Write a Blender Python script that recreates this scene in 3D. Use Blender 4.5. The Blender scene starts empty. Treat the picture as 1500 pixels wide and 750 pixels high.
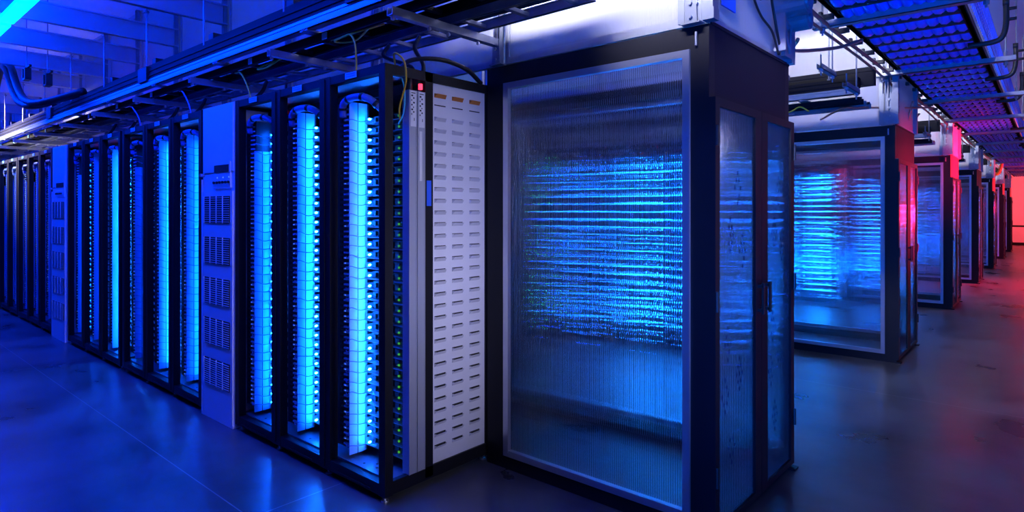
import bpy, math, random
from math import sin, cos, pi, radians
from mathutils import Vector, Matrix
random.seed(7)
S = bpy.context.scene
COL = S.collection

# ------------------------------------------------------------------ camera
cd = bpy.data.cameras.new('camera'); cam = bpy.data.objects.new('camera', cd); COL.objects.link(cam)
cam.location = (0, 0, 1.4635); cam.rotation_euler = (radians(90), 0, radians(41.23))
cd.sensor_width = 36; cd.lens = 36*902.6/1500; cd.shift_y = -66/1500; cd.clip_start = .05; cd.clip_end = 200
S.camera = cam
# ------------------------------------------------------------------ world, light levels, exposure
w = bpy.data.worlds.new('world'); S.world = w; w.use_nodes = True
w.node_tree.nodes['Background'].inputs[0].default_value = (.05, .08, .6, 1)
w.node_tree.nodes['Background'].inputs[1].default_value = .01
S.view_settings.view_transform = 'Standard'; S.view_settings.look = 'None'
S.view_settings.exposure = 0; S.view_settings.gamma = 1; S.view_settings.use_curve_mapping = False
S.cycles.max_bounces = 14; S.cycles.transmission_bounces = 10; S.cycles.transparent_max_bounces = 12
S.cycles.glossy_bounces = 4; S.cycles.diffuse_bounces = 3
S.cycles.sample_clamp_indirect = 20.0; S.cycles.caustics_reflective = False; S.cycles.use_denoising = True
BLUE = (.0, .03, 1.0)
LED_BLUE = (.0006, .085, 1.0)
E_BLUE_TUBE = 76.0      # hall tubes over the left aisle
E_CORR = 17.0            # pale tubes over the corridor
E_AISLE = 12.0          # white tubes over the cold aisles
E_RED = 14.0            # glowing faces of the red lamps

def area(name, loc, target, sx, sy, col, watts, spread=120):
    l = bpy.data.lights.new(name, 'AREA'); l.shape = 'RECTANGLE'; l.size = sx; l.size_y = sy
    l.color = col; l.energy = watts; l.spread = radians(spread)
    o = bpy.data.objects.new(name, l); COL.objects.link(o); o.location = loc
    o.rotation_euler = (Vector(target)-Vector(loc)).to_track_quat('-Z', 'Y').to_euler(); return o
WHITE = (.78, .78, 1.0); RED = (1, .01, .08); LAV = (.62, .62, 1.0)
# fill lights added to brighten the ribbed fascia of each row
area('washer_fill', (-1.5, 1.15, 3.35), (-1.6, 2.62, 2.9), 1.8, .1, WHITE, 62, 54)
for k in range(1, 6): area('washer_fill', (-2.6, 5.1+(k-1)*4.28, 3.75), (-2.3, 6.9+(k-1)*4.28, 3.3), 3.0, .1, WHITE, 60, 66)
# pale fill added on the corridor side to lift the racks' end panels
area('corridor_fill', (3.2, 1.95, 2.2), (-2.49, 2.15, 1.1), .7, .3, LAV, 5.0, 26)
# cream fill light added over the far left part of the row
area('far_row_fill', (-12.2, .2, 3.1), (-11.2, 1.9, 2.35), 1.2, .2, (1, .9, .8), 40, 50)
# added blue fill from the near end of the corridor, for the tray
area('blue_corridor_fill', (1.2, .3, .4), (-.9, 6.2, 2.5), 1.2, .4, (.0, .12, 1), 85, 76)
# red lamps further down
area('red_corridor_light', (3.0, 10.6, 1.4), (-1.1, 11.9, 2.1), .8, .3, RED, 130, 28)
area('red_corridor_light', (2.9, 9.4, 1.4), (-1.1, 7.7, 1.6), .8, .3, RED, 34, 22)
area('red_corridor_light', (2.9, 16.5, 3.0), (-.6, 15.2, 0), .8, .3, RED, 200, 70)
area('red_corridor_light', (3.0, 21.5, 1.6), (-1.1, 22.5, 1.6), .8, .3, RED, 260, 110)
area('red_corridor_light', (1.6, 30.0, 3.3), (-.8, 34, 1.6), .8, .3, (1, .05, .06), 260, 120)
# ------------------------------------------------------------------ helpers
class MB:
    """collects boxes, tubes and discs, then links them as ONE mesh object"""
    def __init__(s): s.v = []; s.f = []; s.m = []
    def add(s, vs, fs, mi=0):
        o = len(s.v); s.v += [tuple(v) for v in vs]; s.f += [tuple(i+o for i in f) for f in fs]; s.m += [mi]*len(fs)
    def box(s, x0, x1, y0, y1, z0, z1, mi=0):
        if x0 > x1: x0, x1 = x1, x0
        if y0 > y1: y0, y1 = y1, y0
        if z0 > z1: z0, z1 = z1, z0
        s.add([(x0,y0,z0),(x1,y0,z0),(x1,y1,z0),(x0,y1,z0),(x0,y0,z1),(x1,y0,z1),(x1,y1,z1),(x0,y1,z1)],
              [(0,3,2,1),(4,5,6,7),(0,1,5,4),(1,2,6,5),(2,3,7,6),(3,0,4,7)], mi); return s
    def tube(s, pts, r, n=8, mi=0, close=True):
        pts = [Vector(p) for p in pts]; rings = []; up = None
        for i, p in enumerate(pts):
            d = (pts[min(i+1, len(pts)-1)] - pts[max(i-1, 0)]).normalized()
            if up is None: up = Vector((0,0,1)) if abs(d.z) < .9 else Vector((1,0,0))
            a = d.cross(up).normalized(); up = a.cross(d).normalized()
            rr = r[i] if isinstance(r, (list, tuple)) else r
            rings.append([p + a*rr*cos(2*pi*k/n) + up*rr*sin(2*pi*k/n) for k in range(n)])
        vs = [v for q in rings for v in q]; fs = []
        for i in range(len(pts)-1):
            for k in range(n):
                fs.append((i*n+k, i*n+(k+1) % n, (i+1)*n+(k+1) % n, (i+1)*n+k))
        if close: fs += [tuple(range(n))[::-1], tuple(range((len(pts)-1)*n, len(pts)*n))]
        s.add(vs, fs, mi); return s
    def cyl(s, a, b, r, n=12, mi=0): return s.tube([a, b], r, n, mi)
    def build(s, name, mats, parent=None, smooth=False, loc=None):
        me = bpy.data.meshes.new(name); me.from_pydata(s.v, [], s.f); me.update()
        if not isinstance(mats, (list, tuple)): mats = [mats]
        for m in mats: me.materials.append(m)
        me.polygons.foreach_set('material_index', s.m)
        if smooth: me.polygons.foreach_set('use_smooth', [True]*len(s.f))
        o = bpy.data.objects.new(name, me); COL.objects.link(o)
        if loc: o.location = loc
        if parent: o.parent = parent
        return o
def tag(o, label, cat, group=None, kind=None):
    o['label'] = label; o['category'] = cat
    if group: o['group'] = group
    if kind: o['kind'] = kind
    return o
def thing(name, label, cat, loc=(0,0,0), group=None, rz=0):
    o = bpy.data.objects.new(name, None); COL.objects.link(o); o.location = loc; o.rotation_euler = (0, 0, rz)
    o.empty_display_size = .1
    return tag(o, label, cat, group)
def struct(o): o['kind'] = 'structure'; return o
def bez(p, n=12):
    """smooth curve through points (catmull-rom)"""
    p = [Vector(q) for q in p]; q = [p[0]*2-p[1]] + p + [p[-1]*2-p[-2]]; out = []
    for i in range(1, len(q)-2):
        for k in range(n):
            t = k/n; a, b, c, d = q[i-1], q[i], q[i+1], q[i+2]
            out.append(.5*((2*b)+(c-a)*t+(2*a-5*b+4*c-d)*t*t+(3*b-a-3*c+d)*t**3))
    return out + [p[-1]]

ONES = 'first second third fourth fifth sixth seventh eighth ninth tenth eleventh twelfth thirteenth fourteenth fifteenth sixteenth seventeenth eighteenth nineteenth'.split()
def nth(i):
    """0 -> 'first'"""
    i += 1
    if i < 20: return ONES[i-1]
    t = ['twenty', 'thirty', 'forty', 'fifty'][i//10-2]
    return (t[:-1]+'ieth') if i % 10 == 0 else t+'-'+ONES[i % 10-1]
# ------------------------------------------------------------------ materials
def mat(name, col, rough=.5, metal=0., spec=.5, noise=0., nscale=6., bump=0., bscale=60.):
    m = bpy.data.materials.new(name); m.use_nodes = True; nt = m.node_tree; b = nt.nodes['Principled BSDF']
    b.inputs['Base Color'].default_value = (*col, 1); b.inputs['Roughness'].default_value = rough
    b.inputs['Metallic'].default_value = metal; b.inputs['Specular IOR Level'].default_value = spec
    g = nt.nodes.new('ShaderNodeNewGeometry')
    if noise:
        n = nt.nodes.new('ShaderNodeTexNoise'); n.inputs['Scale'].default_value = nscale; n.inputs['Detail'].default_value = 6
        nt.links.new(g.outputs['Position'], n.inputs['Vector'])
        mx = nt.nodes.new('ShaderNodeMix'); mx.data_type = 'RGBA'
        mx.inputs['A'].default_value = (*[c*(1-noise) for c in col], 1); mx.inputs['B'].default_value = (*[min(1, c*(1+noise)) for c in col], 1)
        nt.links.new(n.outputs['Fac'], mx.inputs['Factor']); nt.links.new(mx.outputs['Result'], b.inputs['Base Color'])
    if bump:
        n2 = nt.nodes.new('ShaderNodeTexNoise'); n2.inputs['Scale'].default_value = bscale
        nt.links.new(g.outputs['Position'], n2.inputs['Vector'])
        bp = nt.nodes.new('ShaderNodeBump'); bp.inputs['Strength'].default_value = bump; bp.inputs['Distance'].default_value = .01
        nt.links.new(n2.outputs['Fac'], bp.inputs['Height']); nt.links.new(bp.outputs['Normal'], b.inputs['Normal'])
    return m
def emit(name, col, st):
    m = bpy.data.materials.new(name); m.use_nodes = True; b = m.node_tree.nodes['Principled BSDF']
    b.inputs['Base Color'].default_value = (.02, .02, .02, 1)
    b.inputs['Emission Color'].default_value = (*col, 1); b.inputs['Emission Strength'].default_value = st
    return m
def floor_mat():
    m = bpy.data.materials.new('polished_concrete'); m.use_nodes = True; nt = m.node_tree; b = nt.nodes['Principled BSDF']
    N, L = nt.nodes.new, nt.links.new
    g = N('ShaderNodeNewGeometry')
    def noise(sc, det, dist=0):
        n = N('ShaderNodeTexNoise'); n.inputs['Scale'].default_value = sc; n.inputs['Detail'].default_value = det
        n.inputs['Distortion'].default_value = dist; L(g.outputs['Position'], n.inputs['Vector']); return n
    n1 = noise(1.6, 7, 0); n2 = noise(6, 3, 0)
    ad = N('ShaderNodeMath'); ad.operation = 'MULTIPLY_ADD'; ad.inputs[1].default_value = .0
    L(n2.outputs['Fac'], ad.inputs[0]); L(n1.outputs['Fac'], ad.inputs[2])
    cr = N('ShaderNodeValToRGB'); cr.color_ramp.interpolation = 'EASE'; cr.color_ramp.elements[0].position = .2; cr.color_ramp.elements[1].position = .75
    cr.color_ramp.elements[0].color = (.03, .03, .034, 1); cr.color_ramp.elements[1].color = (.14, .14, .145, 1)
    L(ad.outputs[0], cr.inputs[0])
    # saw-cut joints every 4.28 m
    sp = N('ShaderNodeSeparateXYZ'); L(g.outputs['Position'], sp.inputs[0])
    def joint(out, off):
        a = N('ShaderNodeMath'); a.operation = 'ADD'; a.inputs[1].default_value = off; L(out, a.inputs[0])
        p = N('ShaderNodeMath'); p.operation = 'PINGPONG'; p.inputs[1].default_value = 2.14; L(a.outputs[0], p.inputs[0])
        c = N('ShaderNodeMath'); c.operation = 'LESS_THAN'; c.inputs[1].default_value = .003; L(p.outputs[0], c.inputs[0]); return c
    j1 = joint(sp.outputs['Y'], -1.387+42.8); j2 = joint(sp.outputs['X'], 2.873+85.6)
    mx = N('ShaderNodeMath'); mx.operation = 'MAXIMUM'; L(j1.outputs[0], mx.inputs[0]); L(j2.outputs[0], mx.inputs[1])
    mc = N('ShaderNodeMix'); mc.data_type = 'RGBA'; L(mx.outputs[0], mc.inputs['Factor']); L(cr.outputs[0], mc.inputs['A'])
    mc.inputs['B'].default_value = (.25, .25, .25, 1); L(mc.outputs['Result'], b.inputs['Base Color'])
    rr = N('ShaderNodeMapRange'); rr.inputs['From Min'].default_value = .25; rr.inputs['From Max'].default_value = .75; rr.inputs['To Min'].default_value = .25; rr.inputs['To Max'].default_value = .38
    L(n1.outputs['Fac'], rr.inputs['Value']); L(rr.outputs[0], b.inputs['Roughness'])
    bp = N('ShaderNodeBump'); bp.inputs['Strength'].default_value = .02
    b.inputs['Specular IOR Level'].default_value = .45
    return m
def poly_mat(name, axis, tint, ior=1.3, clear=.35, amp=.4, pitch=.0115, rough=.0, milky=.025):
    """ribbed twin-wall polycarbonate: refraction through vertical ribs"""
    m = bpy.data.materials.new(name); m.use_nodes = True; nt = m.node_tree; nt.nodes.clear(); N, L = nt.nodes.new, nt.links.new
    out = N('ShaderNodeOutputMaterial'); g = N('ShaderNodeNewGeometry'); sp = N('ShaderNodeSeparateXYZ'); L(g.outputs['Position'], sp.inputs[0])
    mu = N('ShaderNodeMath'); mu.operation = 'MULTIPLY'; mu.inputs[1].default_value = 2*pi/pitch; L(sp.outputs['X' if axis == 0 else 'Y'], mu.inputs[0])
    sn = N('ShaderNodeMath'); sn.operation = 'SINE'; L(mu.outputs[0], sn.inputs[0])
    am = N('ShaderNodeMath'); am.operation = 'MULTIPLY'; am.inputs[1].default_value = amp; L(sn.outputs[0], am.inputs[0])
    cb = N('ShaderNodeCombineXYZ'); L(am.outputs[0], cb.inputs[axis])
    nz = N('ShaderNodeTexNoise'); nz.inputs['Scale'].default_value = 9; L(g.outputs['Position'], nz.inputs['Vector'])
    nm = N('ShaderNodeMapRange'); nm.inputs['To Min'].default_value = -.008; nm.inputs['To Max'].default_value = .008; L(nz.outputs['Fac'], nm.inputs['Value'])
    L(nm.outputs[0], cb.inputs[2])
    va = N('ShaderNodeVectorMath'); va.operation = 'ADD'; L(g.outputs['Normal'], va.inputs[0]); L(cb.outputs[0], va.inputs[1])
    vn = N('ShaderNodeVectorMath'); vn.operation = 'NORMALIZE'; L(va.outputs[0], vn.inputs[0])
    rf = N('ShaderNodeBsdfRefraction'); rf.inputs['Color'].default_value = (*tint, 1); rf.inputs['IOR'].default_value = ior; rf.inputs['Roughness'].default_value = rough
    L(vn.outputs[0], rf.inputs['Normal'])
    tr = N('ShaderNodeBsdfTransparent'); tr.inputs[0].default_value = (*tint, 1)
    # rib walls: narrow bands that let light straight through
    co = N('ShaderNodeMath'); co.operation = 'COSINE'; L(mu.outputs[0], co.inputs[0])
    th = N('ShaderNodeMath'); th.operation = 'GREATER_THAN'; th.inputs[1].default_value = cos(pi*clear); L(co.outputs[0], th.inputs[0])
    m1 = N('ShaderNodeMixShader'); L(th.outputs[0], m1.inputs[0]); L(rf.outputs[0], m1.inputs[1]); L(tr.outputs[0], m1.inputs[2])
    gl = N('ShaderNodeBsdfGlossy'); gl.inputs['Roughness'].default_value = .12; gl.inputs['Color'].default_value = (.9, .9, .9, 1); L(vn.outputs[0], gl.inputs['Normal'])
    m2 = N('ShaderNodeMixShader'); m2.inputs[0].default_value = .06; L(m1.outputs[0], m2.inputs[1]); L(gl.outputs[0], m2.inputs[2])
    df = N('ShaderNodeBsdfTranslucent'); df.inputs[0].default_value = (.8, .8, .85, 1)
    d2 = N('ShaderNodeBsdfDiffuse'); d2.inputs[0].default_value = (.8, .8, .85, 1)
    md = N('ShaderNodeMixShader'); md.inputs[0].default_value = .5; L(df.outputs[0], md.inputs[1]); L(d2.outputs[0], md.inputs[2])
    m3 = N('ShaderNodeMixShader'); m3.inputs[0].default_value = milky; L(m2.outputs[0], m3.inputs[1]); L(md.outputs[0], m3.inputs[2])
    L(m3.outputs[0], out.inputs[0])
    return m
def film_mat():
    """door glass: ribbed sheet under a pale printed protective film"""
    m = poly_mat('film_covered_door_glass', 1, (.78, .9, 1), clear=.15, amp=.75, milky=.09, ior=1.45)
    return m
def louvre_bump(m): return m

M = dict(
    black=mat('black_powder_coat', (.008, .008, .012), .5, 0, .25, bump=.05, bscale=300),
    blacksat=mat('black_satin_steel', (.006, .006, .009), .6, 0, .15),
    darkin=mat('dark_server_metal', (.06, .065, .08), .45, .4),
    galv=mat('galvanised_steel', (.26, .28, .33), .4, .6, .5, .25, 14),
    alu=mat('brushed_aluminium', (.55, .57, .62), .3, .8, .5, .1, 8),
    whitepanel=mat('off_white_louvre_panel', (.78, .78, .82), .45, .1, .5, .06, 5),
    silver=mat('silver_power_strip', (.55, .57, .62), .35, .5),
    paper=mat('white_label_paper', (.85, .85, .85), .7),
    ink=mat('black_ink', (.02, .02, .02), .7),
    cabinet=mat('pale_cabinet_paint', (.84, .85, .88), .45, 0, .5, .05, 3),
    liner=mat('pale_side_cover', (.25, .52, .8), .4),
    tagblue=mat('pale_blue_tag', (.25, .75, .9), .5),
    tape=mat('blue_masking_tape', (.02, .12, .8), .5),
    orange=mat('orange_louvre', (.75, .25, .05), .5),
    yellow=mat('yellow_cable', (.85, .5, .03), .4),
    teal=mat('teal_cable', (.05, .55, .6), .4),
    cableblue=mat('blue_cable_jacket', (.03, .12, .85), .38, 0, .6),
    rubber=mat('black_rubber', (.012, .012, .012), .5),
    copper=mat('copper_conduit', (.45, .2, .14), .4, .5),
    plate=mat('dark_rack_floor', (.1, .11, .14), .35, 0, .5), patch=mat('pale_patch_lead', (.12, .22, .6), .4),
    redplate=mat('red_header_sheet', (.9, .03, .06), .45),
    header=mat('charcoal_header_panel', (.006, .006, .014), .55, 0, .2),
    ceil=mat('pale_ceiling_sheet', (.82, .83, .86), .55, .1, .4, .1, 1.5),
    joist=mat('grey_joist_steel', (.5, .51, .56), .45, .3, .5, .1, 4),
    wallp=mat('pale_wall_paint', (.6, .58, .6), .6, noise=.06, nscale=2),
    dots=mat('dark_film_print', (.01, .012, .06), .8, 0, .1),
    led=emit('bright_blue_led', (.004, .13, 1), 700), led2=emit('blue_led', (.002, .11, 1), 380), led3=emit('dim_blue_led', LED_BLUE, 60),
    speck=emit('tiny_port_light', (.12, .3, 1), 1.6),
    green=emit('green_port_light', (.15, 1, .05), .35),
    greenb=emit('bright_green_light', (.08, 1, .05), 45),
    rowled=emit('row_status_bar', (.008, .28, 1.0), 150), rowmid=emit('row_status_bar_dimmer', (.004, .2, 1.0), 34), rowlow=emit('row_status_bar_faint', (.002, .12, 1.0), 16),
    redled=emit('red_indicator', (1, .03, .08), 3),
    bluetube=emit('blue_light_tube', BLUE, E_BLUE_TUBE),
    paletube=emit('lavender_light_tube', (.5, .48, 1.0), E_CORR),
    whitetube=emit('cool_white_light_tube', (.72, .76, 1.0), E_AISLE),
    redtube=emit('red_light_tube', (1, .015, .07), E_RED),
)
M['floor'] = floor_mat()
M['poly'] = poly_mat('ribbed_polycarbonate', 0, (.82, .88, .97))
M['fascia'] = poly_mat('milky_ribbed_polycarbonate', 0, (.8, .83, .9), clear=.1, milky=.6)
M['fascia_y'] = poly_mat('milky_end_polycarbonate', 1, (.8, .83, .9), clear=.1, milky=.6)
M['film'] = film_mat()

PITCH = 4.28; NMOD = 7; XE = -1.135; XR = -2.489; YF = 1.884; CEIL = 3.86

# ------------------------------------------------------------------ setting
struct(MB().box(-44, 3.4, -6, 34, -.1, 0).build('floor', M['floor']))
struct(MB().box(-44, 3.4, -6, 34, CEIL, CEIL+.1).build('ceiling', M['ceil']))
struct(MB().box(3.4, 3.5, -6, 34, 0, CEIL).build('wall_right', M['wallp']))
struct(MB().box(-44.1, -44, -6, 34, 0, CEIL).build('wall_left', M['wallp']))
struct(MB().box(-44, 3.4, 34, 34.1, 0, CEIL).build('wall_far', M['wallp']))
struct(MB().box(-44, 3.4, -6.1, -6, 0, CEIL).build('wall_near', M['wallp']))
struct(MB().box(-1.4, 3.4, 33.97, 34, 0, .12).build('baseboard_far', M['blacksat']))
STUDX = [-1.2-1.17*i for i in range(0, 28)]
for i, x in enumerate(STUDX):          # C-section joists under the ceiling, ending at the partition studs
    b = MB().box(x-.012, x+.012, -5.9, 2.60, 3.215, 3.4).box(x-.012, x+.05, -5.9, 2.60, 3.215, 3.225).box(x-.012, x+.05, -5.9, 2.60, 3.39, 3.4)
    b.box(x-.02, x-.012, -5.9, 2.60, 3.27, 3.285).box(x-.02, x-.012, -5.9, 2.60, 3.33, 3.345)
    struct(b.build('trim_%d' % (i+1), M['joist']))

# ------------------------------------------------------------------ light fixtures
def tube_lamp(name, label, cat, x0, x1, y0, y1, z, m, group=None, house=True):
    t = thing(name, label, cat, ((x0+x1)/2, (y0+y1)/2, z), group)
    hx, hy = (x1-x0)/2, (y1-y0)/2
    if house:
        MB().box(-hx-.03, hx+.03, -hy-.03, hy+.03, .03, .07).build('housing', M['galv'], t)
        lx = hx > hy
        for q in (-.8, .8):
            h = MB().cyl((q*hx if lx else 0, 0 if lx else q*hy, .07), (q*hx if lx else 0, 0 if lx else q*hy, CEIL-z), .005, 6)
            h.build('hanger', M['galv'], t)
    MB().box(-hx, hx, -hy, hy, 0, .03).build('tube', m, t)
    return t
for i in range(6):
    x1 = -2.2-i*5.0
    tube_lamp('light_fixture', ['blue light strip under the ceiling nearest the corridor', 'blazing cyan-blue light strip crossing the top left corner',
        'blue light strip further along the left aisle ceiling', 'blue ceiling strip deep in the left aisle', 'blue ceiling strip near the end of the left aisle',
        'blue ceiling strip at the far end of the left aisle'][i], 'light', x1-4.9, x1, 1.11, 1.225, 3.16, M['bluetube'], 'blue light strips over the left aisle', house=False)
for i in range(4):
    y = .2+i*7.5
    tube_lamp('corridor_light', 'long pale tube light over the corridor beside the large cable tray, ' + ['nearest', 'second nearest', 'second farthest', 'farthest'][i],
        'light', .7, .82, y, y+1.5, 3.6, M['paletube'], 'pale corridor lights')
for k in range(NMOD):
    y = 5.2+k*PITCH
    tube_lamp('aisle_light', 'cool white tube light high over the server aisle beyond enclosure, ' + ['closest', 'second closest', 'third closest', 'middle', 'third farthest', 'second farthest', 'farthest'][k] + ' aisle',
        'light', -5.6, -1.6, y, y+.12, 3.7, M['whitetube'], 'white lights over the cold aisles')
for i, (y, z, x) in enumerate(((10.6, 1.4, 3.2), (16.5, 3.0, 3.2), (21.5, 1.6, 3.2), (30, 3.3, 3.2))):
    t = thing('red_lamp', 'red wall lamp on the corridor right wall, ' + ['nearest', 'second', 'third', 'farthest'][i], 'light', (3.4, y, z), 'red wall lamps')
    MB().box(-.06, 0, -.5, .5, -.09, .09).build('housing', M['blacksat'], t)
    MB().box(-.08, -.06, -.46, .46, -.06, .06).build('tube', M['redtube'], t)

# boxes added behind every aimed light, fill lights and red lamps alike
for i, l in enumerate([o for o in COL.objects if o.type == 'LIGHT']):
    sx, sy = l.data.size/2+.02, l.data.size_y/2+.02
    h = MB().box(-sx, sx, -sy, sy, .01, .06).box(-sx, sx, -sy, -sy+.01, -.02, .01).box(-sx, sx, sy-.01, sy, -.02, .01)
    o = h.build('added_lamp_housing', M['blacksat'], None, False, l.location); o.rotation_euler = l.rotation_euler
    if l.name.startswith('washer'): lb = 'black wall washer lamp aimed at the ribbed fascia, %s row from the camera' % nth(i)
    elif l.name.startswith('red'): lb = 'black hooded lamp throwing red light in the corridor, %s along it' % nth(i-9)
    elif l.name.startswith('far'): lb = 'black housing of added cream fill light over the far left racks'
    elif l.name.startswith('blue'): lb = 'low black housing of added blue fill light up the corridor'
    else: lb = 'black housing of added fill light facing the louvred end panel'
    tag(o, lb, 'lamp')

# ------------------------------------------------------------------ racks
def frame_mesh(W):
    w = W/3; b = MB(); D = .775
    for x0, x1 in ((-.05, 0), (-w-.052, -w+.052), (-2*w-.052, -2*w+.052), (-W, -W+.05)):
        b.box(x0, x1, 0, .05, .035, 2.2)
        b.box(x0, x1, D-.05, D, .035, 2.2)
        if x1 - x0 > .06: # a groove where the two bay frames meet
            b.box((x0+x1)/2-.003, (x0+x1)/2+.003, -.004, 0, .05, 2.19)
    for x0, x1 in ((-.03, 0), (-W, -W+.03)):
        b.box(x0, x1, .262, .315, .05, 2.2); b.box(x0, x1, .05, D-.05, .04, .105); b.box(x0, x1, .05, D-.05, 2.15, 2.2)
    for y0, y1 in ((0, .05), (D-.05, D)):
        b.box(-W+.002, -.002, y0+.002, y1-.002, 2.155, 2.1985); b.box(-W+.002, -.002, y0+.002, y1-.002, .037, .095)
    for i in range(3):
        b.box(-i*w-.44, -i*w-.12, -.006, 0, .05, .056)
    return b
def add_rack_parts(t, W, end_detail=True, feet=True):
    w = W/3
    frame_mesh(W).build('frame', M['black'], t)
    p = MB().box(-W+.03, -.03, .05, .725, .095, .103)
    for i in range(3):
        for hx, hy in ((.2, .1), (.24, .13), (.15, .16), (.3, .09), (.12, .08)):
            p.cyl((-i*w-hx, hy, .103), (-i*w-hx, hy, .1045), .007, 8, 1)
    p.build('floor_plate', [M['plate'], M['ink']], t)
    MB().box(-W+.03, -.03, .05, .725, 2.17, 2.18).build('top_plate', M['cabinet'], t)
    MB().box(-W+.05, -.05, .735, .742, .11, 2.15).build('back_panel', M['darkin'], t)
    for i in range(3):
        o = MB(); lx = -i*w-w   # left side of this bay
        # cable manager column standing proud at the left of the bay
        o.box(lx+.01, lx+.145, .075, .19, .16, 2.06)
        for k in range(64):
            z = .175+k*.0292
            o.box(lx+.05, lx+.075, .066, .075, z, z+.016, 1)
            o.box(lx+.09, lx+.13, .063, .075, z+.003, z+.012, 2)
            if random.random() < .3: o.box(lx+.105, lx+.109, .060, .063, z+.006, z+.010, 3)
        c = o.build('cable_manager', [M['darkin'], M['rubber'], M['liner'], M['speck']], t)
        s = MB().box(lx+.145, lx+.150, .06, .175, .13, 2.06 if i < 2 else 1.86)
        s.box(lx+.150, lx+.1515, .112, .116, .13, 2.06 if i < 2 else 1.86, 1)
        s.build('side_cover', [M['liner'], M['ink']], c)
        u = MB().box(lx+.06, lx+w-.08, .2, .6, 2.085, 2.14).box(lx+.2, lx+.3, .17, .2, 2.09, 2.13)
        u.box(lx+.31, lx+.32, .195, .2, 2.105, 2.125, 1)
        u.build('power_unit', [M['blacksat'], M['redled']], t)
        # blue jacketed cable bundle arching over the top with black ties
        pts = bez([(lx+.09, .06, 1.98), (lx+.11, .05, 2.05), (lx+.2, .05, 2.075), (lx+.3, .08, 2.06), (lx+.37, .14, 1.98)], 6)
        cb = MB().tube(pts, .02, 8)
        for q in (3, 9, 15, 20): cb.tube([pts[q], pts[q+1]], .0225, 8, 1)
        cb.build('cable_bundle', [M['patch'], M['rubber']], t, True)
        tg = MB().box(-i*w-.34, -i*w-.24, -.004, 0, 2.163, 2.195)
        for r in range(2): tg.box(-i*w-.33, -i*w-.25, -.005, -.004, 2.172+r*.012, 2.175+r*.012, 1)
        tg.build('label_tag', [M['tagblue'], M['tape']], t)
    if feet:
        for i in range(4):
            for y in (.03, .74):
                fx = [-.04, -w, -2*w, -W+.04][i]
                MB().cyl((fx, y, .008), (fx, y, .036), .009, 8).cyl((fx, y, 0), (fx, y, .008), .02, 12).build('levelling_foot', M['alu'], t)
    # end skin on the corridor side
    if end_detail:
        e = MB().box(-.016, -.012, .315, .725, .105, 2.15)
        for c, yy in enumerate((.335, .465, .60)):
            for r in range(31):
                z = 2.075 - r*.0632
                mi = 1 if r == 0 else 0
                if r == 1: e.box(-.012, -.009, yy, yy+.08, z+.02, z+.025, 2); continue
                h = .019; o_ = .007
                e.add([(-.012, yy, z), (-.012, yy+.082, z), (-.012, yy+.082, z+h), (-.012, yy, z+h), (o_, yy+.006, z+h), (o_, yy+.074, z+h)],
                      [(0, 1, 5, 4), (0, 4, 3), (1, 2, 5)], mi)
                e.box(-.012, -.0116, yy+.001, yy+.081, z+.002, z+h+.0035, 2)
                e.box(o_-.002, o_, yy+.006, yy+.074, z+h-.0015, z+h, mi)
        e.build('side_panel', [M['whitepanel'], M['orange'], M['ink']], t)
        for j in range(2):
            y0 = .150+j*.056
            b = MB().box(-.05, .002, y0, y0+.052, .103, 2.088)
            b.box(.002, .004, y0, y0+.006, .103, 2.088).box(.002, .004, y0+.046, y0+.052, .103, 2.088)
            s = b.build('power_strip', M['silver'], t)
            l = MB().box(.003, .005, y0+.008, y0+.045, 1.90, 2.085)
            for r in range(9):
                l.box(.005, .0055, y0+.013+(r % 2)*.012, y0+.018+(r % 2)*.012+(r % 3)*.003, 1.96+r*.012, 1.968+r*.012, 1)
            l.box(.005, .0055, y0+.013, y0+.04, 2.072, 2.076, 1).box(.005, .0055, y0+.03, y0+.034, 1.93, 1.945, 1)
            if j == 1: l.box(.003, .005, y0+.012, y0+.03, 1.62, 1.88)
            l.build('paper_label', [M['paper'], M['ink']], s)
            tb = MB().tube(bez([(-.02, y0+.026, 2.088), (-.02, y0+.026, 2.13), (-.03, y0+.03, 2.165)], 4), .011, 8, 0)
            if j == 1: tb.box(-.012, .003, y0+.018, y0+.034, 2.10, 2.13, 1)
            tb.build('plug', [M['rubber'], M['redled']], s)
        MB().box(.0, .002, .27, .302, 1.49, 1.625).build('tape_strip', M['tape'], t)
    else:
        MB().box(-.016, -.012, .315, .725, .105, 2.15).build('side_panel', M['cabinet'], t)
        MB().box(-.04, .0, .205, .26, .103, 2.09).build('power_strip', M['silver'], t)

def rack(name, label, x, y, W, end_detail=False, group='triple-bay server racks in the front row', rz=0):
    t = thing(name, label, 'server rack', (x, y, 0), group, rz)
    add_rack_parts(t, W, end_detail)
    return t

X1, W1 = XR, 1.63
X2, W2 = XR-2.17, 1.72
X3, W3 = XR-3.95, 1.74
X4, W4 = XR-6.36, 1.80
X5, W5 = XR-8.20, 1.80
X6 = [XR-10.6, XR-12.5, XR-15.0, XR-16.9]
rack('server_rack', 'black open triple-bay server rack at the row corner with louvred end panel', X1, YF, W1, True)
rack('server_rack', 'black triple-bay server rack just left of the large pale blue cabinet', X2, YF, W2)
rack('server_rack', 'black triple-bay rack with bright blue light column in its right bay, beside narrow distant cabinet', X3, YF, W3)
rack('server_rack', 'dark triple-bay rack left of the distant narrow cabinet', X4, YF, W4)
rack('server_rack', 'dark triple-bay rack at the left edge of the photo', X5, YF, W5)

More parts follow.
